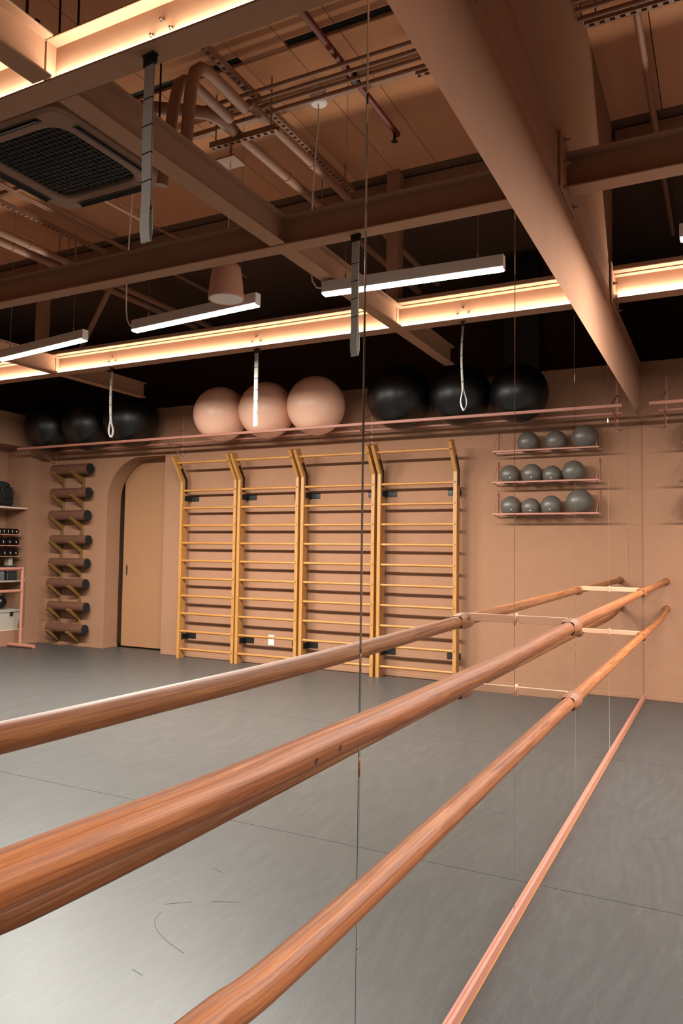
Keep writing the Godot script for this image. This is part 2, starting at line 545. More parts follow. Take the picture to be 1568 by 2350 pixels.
# ------------------------------------------------------------------ steel
func i_beam_x(z: float, lit: bool, label: String) -> Node3D:
	var b := thing("steel_beam", label, "beam", Vector3(0, BEAM_LOW, z), "steel beams across the hall")
	var L := HALL_X - 0.012
	part(b, "web", mb().span(Vector3(0.012, 0.009, -0.004), Vector3(L, 0.171, 0.004)), M.steel)
	part(b, "bottom_flange", mb().span(Vector3(0.012, 0.0, -0.056), Vector3(L, 0.009, 0.056), 0.002), M.steel)
	part(b, "top_flange", mb().span(Vector3(0.012, 0.171, -0.056), Vector3(L, 0.18, 0.056), 0.002), M.steel)
	for x in [1.675, 5.52]:
		part(b, "stiffener", mb().span(Vector3(x - 0.006, 0.009, 0.004), Vector3(x + 0.006, 0.171, 0.052), 0.001), M.steel)
	var ep := part(b, "end_plate", mb().span(Vector3(0.0, -0.055, -0.20), Vector3(0.012, 0.225, 0.20), 0.002), M.steel)
	for q in [[0.205, 0.12], [0.205, -0.12], [0.09, 0.12], [-0.03, 0.12], [-0.03, -0.12]]:
		part(ep, "bolt", mb().cyl(Vector3(0.012, q[0], q[1]), Vector3(0.024, q[0], q[1]), 0.011, 6).cyl(Vector3(0.024, q[0], q[1]), Vector3(0.042, q[0], q[1]), 0.006, 8), M.steel)
	if lit:
		for x in [1.125, 3.05, 4.77]:
			for q in [[0.0, 0.108], [-0.045, 0.062], [0.045, 0.062]]:
				part(b, "bolt_head", mb().cyl(Vector3(x + q[0], q[1], 0.004), Vector3(x + q[0], q[1], 0.013), 0.009, 6).cyl(Vector3(x + q[0], q[1], 0.013), Vector3(x + q[0], q[1], 0.022), 0.005, 8), M.chrome)
	return b

func led_strip(z: float, label: String) -> void:
	var s := thing("led_strip", label, "light strip", Vector3(0, BEAM_LOW + 0.009, z), "light strips lying in the beams")
	var L := HALL_X - 0.03
	part(s, "profile", mb().span(Vector3(0.03, 0.0, 0.011), Vector3(L, 0.006, 0.030), 0.001), M.lamp_case)
	part(s, "diffuser", mb().span(Vector3(0.03, 0.006, 0.012), Vector3(L, 0.026, 0.029), 0.003), M.strip_glow)
	area_light(s, Vector3(L * 0.5, 0.028, 0.0205), Vector3(0, 0.97, 0.243), Vector3(0, 0.243, -0.97), Vector2(L - 0.06, 0.015), 6.0, Color(1.0, 0.955, 0.88))

func build_beams() -> void:
	i_beam_x(ZC, true, "tan steel beam with a bright light strip nearest the back wall")
	i_beam_x(ZB, false, "unlit tan steel beam between the two lit beams")
	i_beam_x(ZA, true, "tan steel beam with a light strip beside the ceiling air conditioner")
	i_beam_x(ZD, false, "unlit tan steel beam over the middle of the hall")
	i_beam_x(ZE, false, "unlit tan steel beam towards the front wall")
	led_strip(ZC, "white light strip in the beam nearest the back wall")
	led_strip(ZA, "white light strip in the beam beside the ceiling air conditioner")
	var zs := [0.0, ZC, ZB, ZA, ZD, ZE]
	var spot := ["between back wall and first lit beam", "between first lit beam and unlit beam", "beside the ceiling air conditioner", "over the middle of the hall", "towards the front wall"]
	var near := ["in line with the two lamp cords", "towards the shelved niche"]
	for r in 2:
		var x: float = [1.675, 5.52][r]
		for k in zs.size() - 1:
			var z0: float = zs[k] + (0.062 if k > 0 else 0.62)
			var z1: float = zs[k + 1] - 0.062
			var j := thing("ceiling_joist", "tan joist %s, %s" % [spot[k], near[r]], "joist", Vector3(x, BEAM_LOW + 0.004, z0), "joists between the steel beams")
			part(j, "web", mb().span(Vector3(-0.006, 0.009, 0), Vector3(0.006, 0.165, z1 - z0)), M.steel)
			part(j, "bottom_flange", mb().span(Vector3(-0.052, 0.0, 0), Vector3(0.052, 0.010, z1 - z0), 0.002), M.steel)
			part(j, "top_flange", mb().span(Vector3(-0.052, 0.164, 0), Vector3(0.052, 0.174, z1 - z0), 0.002), M.steel)
	# edge member along the mirror wall, under the beams' ends
	struct("trim_1", mb().span(Vector3(-0.012, WALL_H, ZC + 0.23), Vector3(-0.001, BEAM_TOP + 0.01, HALL_Z - 0.01), 0.002), M.steel, "flat tan edge steel along the wall above the mirrors")
	# posts and a brace on the rear beam
	solo("light_stop_plate", mb().span(Vector3(0.0, 0.0, -0.125), Vector3(HALL_X, 0.034, 0.125), 0.003), M.steel, "added broad plate on the rear beam, blocking strip light", "beam", Vector3(0, BEAM_TOP, ZC))  # added to hold strip light off the ceiling near this beam
	for q in [[1.72, "tan roof post on the rear beam beside the long joist"], [5.80, "tan roof post on the rear beam with a slanting brace"]]:
		solo("roof_post", mb().span(Vector3(-0.055, 0, -0.05), Vector3(0.055, ROOF_Y - BEAM_TOP - 0.034, 0.05), 0.004), M.steel, q[1], "post", Vector3(q[0], BEAM_TOP + 0.034, ZC - 0.01), "posts on the rear beam")
	solo("roof_brace", mb().cyl(Vector3(0, 0, 0), Vector3(-0.62, 0.95, 0), 0.035, 4), M.steel, "slanting tan brace rising from the rear beam", "brace", Vector3(5.25, BEAM_TOP + 0.03, ZC - 0.01))
	solo("roof_girt", mb().span(Vector3(0.0, 0, -0.05), Vector3(HALL_X, 0.10, 0.05), 0.004), M.steel, "level tan timber on top of the roof posts", "beam", Vector3(0, ROOF_Y - 0.11, ZC - 0.16))

# ------------------------------------------------------------------ mirrors
func build_mirrors() -> void:
	part(get_node("wall_left"), "mirror_backing", mb().span(Vector3(-0.002, 0.02, 0.0), Vector3(0.0002, 2.590, 8.54)), M.joint)
	var cuts := [0.004, 1.153, 2.286, 3.520, 4.752, 6.044, 7.29, 8.53]
	var words := ["tall frameless mirror panel in the back corner", "tall frameless mirror panel, second from the back wall", "tall frameless mirror panel, third from the back wall", "tall frameless mirror panel, fourth from the back wall", "tall frameless mirror panel, fifth from the back wall", "tall frameless mirror panel, sixth from the back wall", "tall frameless mirror panel, seventh from the back wall"]
	for k in cuts.size() - 1:
		var z0: float = cuts[k] + 0.0030
		var z1: float = cuts[k + 1] - 0.0030
		var t := thing("mirror_panel", words[k], "mirror", Vector3(0, 0.043, (z0 + z1) * 0.5), "mirror panels along the wall")
		var hw := (z1 - z0) * 0.5
		part(t, "silvered_face", mb().span(Vector3(0.0008, 0.0, -hw), Vector3(0.0062, 2.538, hw), 0.0028), M.mirror)
		part(t, "glass_edge", mb().span(Vector3(0.0003, 0.001, -hw - 0.0008), Vector3(0.0030, 2.537, hw + 0.0008)), M.glass_edge)

# ------------------------------------------------------------------ barres
func curve(pts: Array, x: float, per := 10) -> Array:
	var c := Curve3D.new()
	for k in pts.size():
		var a: Array = pts[maxi(k - 1, 0)]
		var b: Array = pts[mini(k + 1, pts.size() - 1)]
		var d := Vector3(0, b[1] - a[1], b[0] - a[0]) / 6.0
		c.add_point(Vector3(x, pts[k][1], pts[k][0]), -d, d)
	c.bake_interval = 0.05
	return Array(c.get_baked_points())

func height_at(pts: Array, z: float) -> float:
	for k in pts.size() - 1:
		if z <= pts[k + 1][0]:
			return lerpf(pts[k][1], pts[k + 1][1], (z - pts[k][0]) / (pts[k + 1][0] - pts[k][0]))
	return pts[-1][1]

func barre(called: String, label: String, pts: Array, wood: Material) -> Node3D:
	var X := 0.205
	var t := thing(called, label, "barre", Vector3(0, 0, 0), "wooden barres along the mirrors")
	part(t, "rail", mb().tube(curve(pts, X), 0.0220, 40), wood)
	part(t, "wall_socket", mb().cyl(Vector3(X, pts[0][1], 0.0), Vector3(X, pts[0][1], 0.026), 0.031, 28).cyl(Vector3(X, pts[0][1], 0.026), Vector3(X, pts[0][1], 0.034), 0.031, 28, 0.024), M.block)
	for z in [2.262, 4.735, 7.30]:
		var y := height_at(pts, z)
		var br := part(t, "bracket", mb().span(Vector3(0.006, y + 0.002, z - 0.007), Vector3(X - 0.014, y + 0.030, z + 0.007), 0.0015), M.arm)
		part(br, "back_plate", mb().span(Vector3(0.006, y - 0.004, z - 0.018), Vector3(0.010, y + 0.036, z + 0.018), 0.001), M.arm)
		for s in [-1.0, 1.0]:
			var blk := mb()
			var outline := PackedVector2Array()
			for k in 24:
				var a := TAU * k / 24
				outline.append(Vector2(signf(cos(a)) * pow(absf(cos(a)), 0.58), signf(sin(a)) * pow(absf(sin(a)), 0.58)))
			var steps := [[0.0012, 0.0285], [0.026, 0.0290], [0.042, 0.0272], [0.076, 0.0226]]
			for k in steps.size() - 1:
				for j in 24:
					var p := outline[j]
					var q := outline[(j + 1) % 24]
					var A := Vector3(X + p.x * steps[k][1], y + p.y * steps[k][1], z + s * steps[k][0])
					var B := Vector3(X + q.x * steps[k][1], y + q.y * steps[k][1], z + s * steps[k][0])
					var C := Vector3(X + q.x * steps[k + 1][1], y + q.y * steps[k + 1][1], z + s * steps[k + 1][0])
					var D := Vector3(X + p.x * steps[k + 1][1], y + p.y * steps[k + 1][1], z + s * steps[k + 1][0])
					var n1 := Vector3(p.x, p.y, s * 0.15).normalized()
					var n2 := Vector3(q.x, q.y, s * 0.15).normalized()
					blk.tri(A, B, C, n1, n2, n2, Vector2(j / 24.0, A.z), Vector2((j + 1) / 24.0, B.z), Vector2((j + 1) / 24.0, C.z))
					blk.tri(A, C, D, n1, n2, n1, Vector2(j / 24.0, A.z), Vector2((j + 1) / 24.0, C.z), Vector2(j / 24.0, D.z))
				if k == 0:
					for j in 24:
						var p := outline[j] * float(steps[0][1])
						var q := outline[(j + 1) % 24] * float(steps[0][1])
						blk.tri(Vector3(X, y, z + s * 0.0012), Vector3(X + p.x, y + p.y, z + s * 0.0012), Vector3(X + q.x, y + q.y, z + s * 0.0012), Vector3(0, 0, -s), Vector3(0, 0, -s), Vector3(0, 0, -s))
			part(br, "clamp_block", blk, M.block)
	return t

func build_barres() -> void:
	var hi := [[0.0, 1.081], [2.12, 1.073], [3.76, 1.060], [4.62, 1.054], [5.55, 1.041], [6.13, 1.038], [6.47, 1.040], [6.81, 1.043], [7.08, 1.052], [7.5, 1.058], [8.5, 1.065]]
	var up := barre("ballet_barre", "upper round wooden barre in front of the mirrors", hi, M.barre)
	for q in [[6.632, -0.20], [6.566, -0.10]]:   # dowel plugs where the rail is spliced
		var face := Vector3(cos(q[1]), sin(q[1]), 0)
		var c := Vector3(0.205, height_at(hi, q[0]), q[0])
		part(up, "dowel_plug", mb().cyl(c + face * 0.0205, c + face * 0.0224, 0.0042, 14), M.plug)
	var lo := [[0.0, 0.834], [0.35, 0.806], [0.80, 0.786], [1.5, 0.789], [2.14, 0.794], [3.77, 0.795], [4.63, 0.796], [5.46, 0.795], [6.13, 0.793], [6.45, 0.793], [6.72, 0.798], [7.0, 0.812], [8.5, 0.82]]
	barre("ballet_barre", "lower round wooden barre in front of the mirrors", lo, M.barre_low)

# ------------------------------------------------------------------ lamps
func linear_lamp(x0: float, x1: float, z0: float, z1: float, label: String, cord: bool, power := 22.0) -> void:
	var y := 3.02
	var mid := Vector3((x0 + x1) * 0.5, y, (z0 + z1) * 0.5)
	var L := Vector2(x1 - x0, z1 - z0).length()
	var t := thing("pendant_lamp", label, "lamp", mid, "linear pendant lamps")
	t.rotation.y = -atan2(z1 - z0, x1 - x0)
	part(t, "housing", mb().span(Vector3(-L / 2, 0.014, -0.028), Vector3(L / 2, 0.088, 0.028), 0.002), M.lamp_case)
	part(t, "end_cap", mb().span(Vector3(-L / 2 - 0.003, 0.002, -0.028), Vector3(-L / 2, 0.088, 0.028), 0.001), M.white)
	part(t, "end_cap", mb().span(Vector3(L / 2, 0.002, -0.028), Vector3(L / 2 + 0.003, 0.088, 0.028), 0.001), M.white)
	part(t, "diffuser", mb().span(Vector3(-L / 2, 0.0, -0.027), Vector3(L / 2, 0.014, 0.027), 0.003), M.glow)
	for s in [-1.0, 1.0]:
		var w := part(t, "hanging_wire", mb().cyl(Vector3(s * (L / 2 - 0.16), 0.10, 0), Vector3(s * (L / 2 - 0.16), ROOF_Y - y, 0), 0.0016, 6), M.wire)
		part(w, "gripper", mb().cyl(Vector3(s * (L / 2 - 0.16), 0.086, 0), Vector3(s * (L / 2 - 0.16), 0.125, 0), 0.006, 10), M.chrome)
	if cord:
		var e := L / 2
		part(t, "power_cord", mb().tube([Vector3(e, 0.05, 0), Vector3(e + 0.05, 0.06, 0), Vector3(e + 0.085, 0.11, 0), Vector3(e + 0.10, 0.2, 0), Vector3(e + 0.105, 0.4, 0), Vector3(e + 0.09, 0.8, 0), Vector3(e + 0.06, 1.2, 0), Vector3(e + 0.06, ROOF_Y - y - 0.09, 0)], 0.0055, 8), M.cord)
		var rose := mb()
		rose.xf = Transform3D(Basis(), Vector3(e + 0.06, ROOF_Y - y - 0.10, 0))
		rose.lathe([Vector2(0, 0), Vector2(0.045, 0.002), Vector2(0.06, 0.012), Vector2(0.06, 0.10)], 28)
		part(t, "ceiling_rose", rose, M.white)
	area_light(t, Vector3(0, -0.003, 0), Vector3(0, -1, 0), Vector3(0, 0, 1), Vector2(L - 0.01, 0.05), power, Color(1.0, 0.985, 0.96))

func build_lamps() -> void:
	linear_lamp(0.493, 1.70, 3.081, 3.135, "linear pendant lamp beside the mirrors", true, 12.0)
	linear_lamp(2.216, 3.462, 3.149, 3.021, "linear pendant lamp under the round speaker", true, 36.0)
	linear_lamp(4.00, 5.24, 3.01, 2.84, "linear pendant lamp between the joists", false, 34.0)
	linear_lamp(5.85, 7.08, 2.95, 2.95, "added unseen linear pendant lamp towards the shelved niche", false, 8.0)  # added out of view to continue the row; no lamp known here
	linear_lamp(0.55, 1.75, 8.60, 8.60, "linear pendant lamp beside the mirrors, row near the front wall", false, 9.0)
	linear_lamp(2.25, 3.45, 8.60, 8.60, "linear pendant lamp second from the mirrors, row near the front wall", false, 10.0)
	linear_lamp(4.00, 5.20, 8.60, 8.60, "linear pendant lamp third from the mirrors, row near the front wall", false, 10.0)

# ------------------------------------------------------------------ wall bars
func build_wall_bars() -> void:
	var font := SystemFont.new()
	font.font_names = PackedStringArray(["Droid Serif"])
	font.font_weight = 700
	var digits: Array = []
	for k in 11:
		var tm := TextMesh.new()
		tm.text = str(k + 1)
		tm.font = font
		tm.font_size = 16
		tm.pixel_size = 0.0016
		tm.depth = 0.0012
		tm.curve_step = 4.0
		digits.append(tm)
	var pairs := [[4.468, 5.262, "wall bars beside the arched doorway"], [3.620, 4.410, "wall bars with a wall socket behind them"], [2.678, 3.552, "wall bars third from the arched doorway"], [1.762, 2.608, "wall bars beside the grey ball shelves"]]
	for q in pairs:
		var x0: float = q[0]
		var x1: float = q[1]
		var t := thing("wall_bars", "pine " + q[2], "wall bars", Vector3(x0, 0, 0), "pine wall bars")
		var W := x1 - x0
		for s in 2:
			var px := 0.0 if s == 0 else W
			var prof := PackedVector2Array([Vector2(-0.080, 0), Vector2(-0.178, 0), Vector2(-0.178, 2.145), Vector2(-0.368, 2.430), Vector2(-0.295, 2.455), Vector2(-0.273, 2.455), Vector2(-0.080, 2.185)])
			var up := mb()
			up.xf = Transform3D(Basis(Vector3.UP, PI / 2), Vector3(px, 0, 0))
			# outline x runs to -z in the turned frame
			up.prism(prof, -0.019, 0.019)
			var post := part(t, "upright", up, M.pine)
			var inner := 1.0 if s == 0 else -1.0
			var ix := px + inner * 0.019
			# black knee plate on both faces of the bend
			var pl := mb()
			for f in [-1.0, 1.0]:
				var fx: float = px + f * 0.0205
				pl.box(Vector3(fx, 2.09, 0.115), Vector3(0.003, 0.17, 0.042), 0.001)
				pl.box(Vector3(fx, 2.235, 0.162), Vector3(0.003, 0.17, 0.042), 0.001, Basis(Vector3.RIGHT, deg_to_rad(36)))
			part(post, "knee_plate", pl, M.black)
			for b in [1.945, 0.258]:
				var br := part(t, "wall_bracket", mb().span(Vector3(px - inner * 0.01, b - 0.033, 0.0), Vector3(px + inner * 0.135, b + 0.033, 0.005), 0.001).span(Vector3(minf(ix, ix + inner * 0.005), b - 0.033, 0.0), Vector3(maxf(ix, ix + inner * 0.005), b + 0.033, 0.14), 0.001), M.black)
				for k in 2:
					part(br, "screw", mb().cyl(Vector3(px + inner * (0.06 + 0.05 * k), b, 0.005), Vector3(px + inner * (0.06 + 0.05 * k), b, 0.008), 0.005, 8), M.chrome)
		for k in 11:
			var y := 0.112 + 0.2138 * k if k < 10 else 2.365
			var z := 0.150 if k < 10 else 0.279
			part(t, "rung", mb().tube([Vector3(0.019, y, z), Vector3(W * 0.3, y, z), Vector3(W * 0.7, y, z), Vector3(W - 0.019, y, z)], 0.0145, 14, false), M.rung)
			var d := MeshInstance3D.new()
			d.name = "numeral"
			d.mesh = digits[k]
			d.material_override = M.ink
			d.transform = Transform3D(Basis(), Vector3(0, y, 0.1781)) if k < 10 else Transform3D(Basis(Vector3.RIGHT, deg_to_rad(33.7)), Vector3(0, 2.355, 0.3195))
			t.add_child(d, true)

# ------------------------------------------------------------------ ball racks and balls
func build_ball_racks() -> void:
	var t := thing("ball_rack", "long pink rail shelf of exercise balls high on back wall", "shelf", Vector3(0, 2.63, 0))
	part(t, "front_rail", mb().span(Vector3(0.115, -0.014, 0.520), Vector3(7.76, 0.014, 0.548), 0.002), M.rail)
	part(t, "rear_rail", mb().span(Vector3(0.16, -0.010, 0.150), Vector3(7.70, 0.010, 0.170), 0.002), M.rail)
	for x in [0.22, 2.78, 5.40, 7.62]:
		var b := part(t, "bracket", mb().span(Vector3(x - 0.014, -0.15, 0), Vector3(x + 0.014, 0.34, 0.006), 0.001), M.rail)
		part(b, "cross_arm", mb().span(Vector3(x - 0.005, -0.013, 0.0), Vector3(x + 0.005, -0.004, 0.52)), M.rail)
		part(b, "upper_stay", mb().cyl(Vector3(x, 0.20, 0.004), Vector3(x, 0.0, 0.525), 0.006, 8), M.rail)
		part(b, "lower_stay", mb().cyl(Vector3(x, -0.14, 0.004), Vector3(x, -0.004, 0.33), 0.006, 8), M.rail)
	var spec := [[7.37, 0.334, 0, "nearest the shelved niche"], [6.68, 0.334, 0, "middle one above the arched doorway"], [5.950, 0.342, 0, "largest one above the arched doorway"], [4.576, 0.318, 1, "nearest the arched doorway"], [3.939, 0.318, 1, "in the middle of the blush three"], [3.299, 0.321, 1, "next to a black ball"], [2.311, 0.335, 0, "next to a blush ball"], [1.661, 0.308, 0, "between two black ones above the wall bars"], [1.072, 0.280, 0, "nearest the mirrors"]]
	for q in spec:
		var r: float = q[1]
		var y := 2.645 + sqrt(r * r - 0.187 * 0.187)
		var who: String = ("blush exercise ball on the high shelf, " if q[2] == 1 else "black exercise ball on the high shelf, ") + q[3]
		var o := thing("exercise_ball", who, "exercise ball", Vector3(q[0], y, 0.345), "exercise balls on the high shelf")
		var body := part(o, "ball_skin", mb().ball(Vector3.ZERO, r, 72, 56, 0.0016), M.blush if q[2] == 1 else M.black_rubber)
		body.rotation_degrees = Vector3(12, 40 * q[0], 8)
	var levels := [[2.322, [[1.032, 0.106], [0.765, 0.104], [0.500, 0.122]], "top"], [2.015, [[1.215, 0.101], [0.998, 0.102], [0.803, 0.092], [0.602, 0.108]], "middle"], [1.703, [[1.203, 0.102], [1.007, 0.093], [0.812, 0.101], [0.548, 0.125]], "bottom"]]
	var which := [["farthest from the corner", "in the middle", "nearest the corner"], ["nearest the wall bars", "second from the wall bars", "third from the wall bars", "nearest the corner"], ["nearest the wall bars", "second from the wall bars", "third from the wall bars", "large one nearest the corner"]]
	for li in 3:
		var y: float = levels[li][0]
		var s := thing("ball_shelf", "short pink wire shelf of small grey balls, %s of three" % levels[li][2], "shelf", Vector3(0, y, 0), "short pink ball shelves")
		part(s, "front_rail", mb().span(Vector3(0.36, -0.008, 0.20), Vector3(1.368, 0.008, 0.214), 0.002), M.rail)
		part(s, "rear_rail", mb().span(Vector3(0.36, -0.006, 0.052), Vector3(1.368, 0.006, 0.064), 0.002), M.rail)
		for x in [0.385, 1.365]:
			var b := part(s, "bracket", mb().cyl(Vector3(x, -0.02, 0.006), Vector3(x, 0.23, 0.006), 0.005, 8), M.rail)
			part(b, "stay", mb().cyl(Vector3(x, 0.225, 0.006), Vector3(x, 0.0, 0.207), 0.004, 8), M.rail)
			part(b, "cross_arm", mb().cyl(Vector3(x, -0.018, 0.006), Vector3(x, -0.004, 0.207), 0.004, 8), M.rail)
		for bi in levels[li][1].size():
			var q: Array = levels[li][1][bi]
			var r: float = q[1]
			var o := thing("grey_ball", "small grey ball on the %s short shelf, %s" % [levels[li][2], which[li][bi]], "ball", Vector3(q[0], y + 0.008 + sqrt(r * r - 0.0735 * 0.0735), 0.1325), "small grey balls")
			part(o, "ball_skin", mb().ball(Vector3.ZERO, r, 28, 40, 0.0, 0.985), M.grey_ball)
			if li > 0 and bi < 3:
				var pl := mb()
				var d := Vector3(-0.25 + 0.1 * bi, -0.35, 0.9).normalized()
				pl.cyl(d * (r - 0.002), d * (r + 0.001), 0.006, 10)
				part(o, "air_plug", pl, M.white)

# ------------------------------------------------------------------ foam rollers
func build_rollers() -> void:
	var ys := [2.372, 2.058, 1.752, 1.432, 1.126, 0.842, 0.537, 0.240]
	var rack := thing("roller_rack", "wooden peg rack on the back wall holding brown rollers", "rack", Vector3(0, 0, 0))
	for x in [7.085, 7.452]:
		part(rack, "slat", mb().span(Vector3(x - 0.024, 0.05, 0.001), Vector3(x + 0.024, 2.33, 0.022), 0.003), M.olive_wood)
		for y in ys:
			var pg := mb()
			pg.xf = Transform3D(Basis(Vector3.UP, -PI / 2), Vector3(x, y, 0))
			pg.prism(PackedVector2Array([Vector2(0.022, -0.085), Vector2(0.205, -0.018), Vector2(0.222, -0.022), Vector2(0.228, -0.040), Vector2(0.218, -0.055), Vector2(0.022, -0.190)]), -0.018, 0.018)
			part(rack, "peg", pg, M.olive_wood)
	var names := ["top", "second from the top", "third from the top", "fourth from the top", "fourth from the floor", "third from the floor", "second from the floor", "lowest"]
	var rads := [0.072, 0.068, 0.070, 0.062, 0.060, 0.066, 0.064, 0.066]
	var rng := RandomNumberGenerator.new()
	rng.seed = 4
	for k in 8:
		var r: float = rads[k]
		var o := thing("foam_roller", "brown cork roller with black end on the peg rack, %s" % names[k], "roller", Vector3(6.86 + 0.012 * (k % 3), ys[k] - 0.066 + r, 0.030 + r + 0.012), "brown rollers on the peg rack")
		var L := 0.665
		part(o, "cork_sleeve", mb().tube([Vector3(0, 0, 0), Vector3(L * 0.5, 0, 0), Vector3(L, 0, 0)], r, 32, false), M.cork)
		part(o, "foam_core", mb().cyl(Vector3(0.004, 0, 0), Vector3(L - 0.004, 0, 0), r - 0.006, 28).tube([Vector3(-0.004, 0, 0), Vector3(0.03, 0, 0)], r - 0.001, 28, true), M.foam_black)
		if k > 0:
			var pr := mb()   # worn print: blots that can no longer be read
			for b in 9:
				for s in 3:
					var a := deg_to_rad(52.0 + rng.randf_range(-9, 9) - 18.0 * (k % 2))
					var px := 0.17 + b * 0.036 + rng.randf_range(-0.008, 0.008)
					var c := Vector3(px, sin(a) * r, cos(a) * r)
					pr.box(c, Vector3(rng.randf_range(0.004, 0.012), rng.randf_range(0.004, 0.012), 0.0015), 0.0, Basis(Vector3.RIGHT, -a))
			part(o, "worn_print", pr, M.print)

# ------------------------------------------------------------------ niche with equipment
func dumbbell(x: float, y: float, z: float, r: float, label: String) -> void:
	var o := thing("dumbbell", label, "dumbbell", Vector3(x, y + r, z), "dumbbells in the niche")
	part(o, "handle", mb().cyl(Vector3(0.05, 0, 0), Vector3(0.16, 0, 0), 0.014, 12), M.chrome)
	for s in [0.0, 0.155]:
		var hd := part(o, "head", mb().cyl(Vector3(s, 0, 0), Vector3(s + 0.055, 0, 0), r, 16), M.black_rubber)
		if s == 0.0:
			part(hd, "stamp", mb().box(Vector3(-0.0005, 0.004, 0.003), Vector3(0.001, 0.008, 0.020), 0.0, Basis(Vector3.RIGHT, z * 9.0)).box(Vector3(-0.0005, -0.010, -0.002), Vector3(0.001, 0.012, 0.006), 0.0, Basis(Vector3.RIGHT, z * 9.0)), M.white)

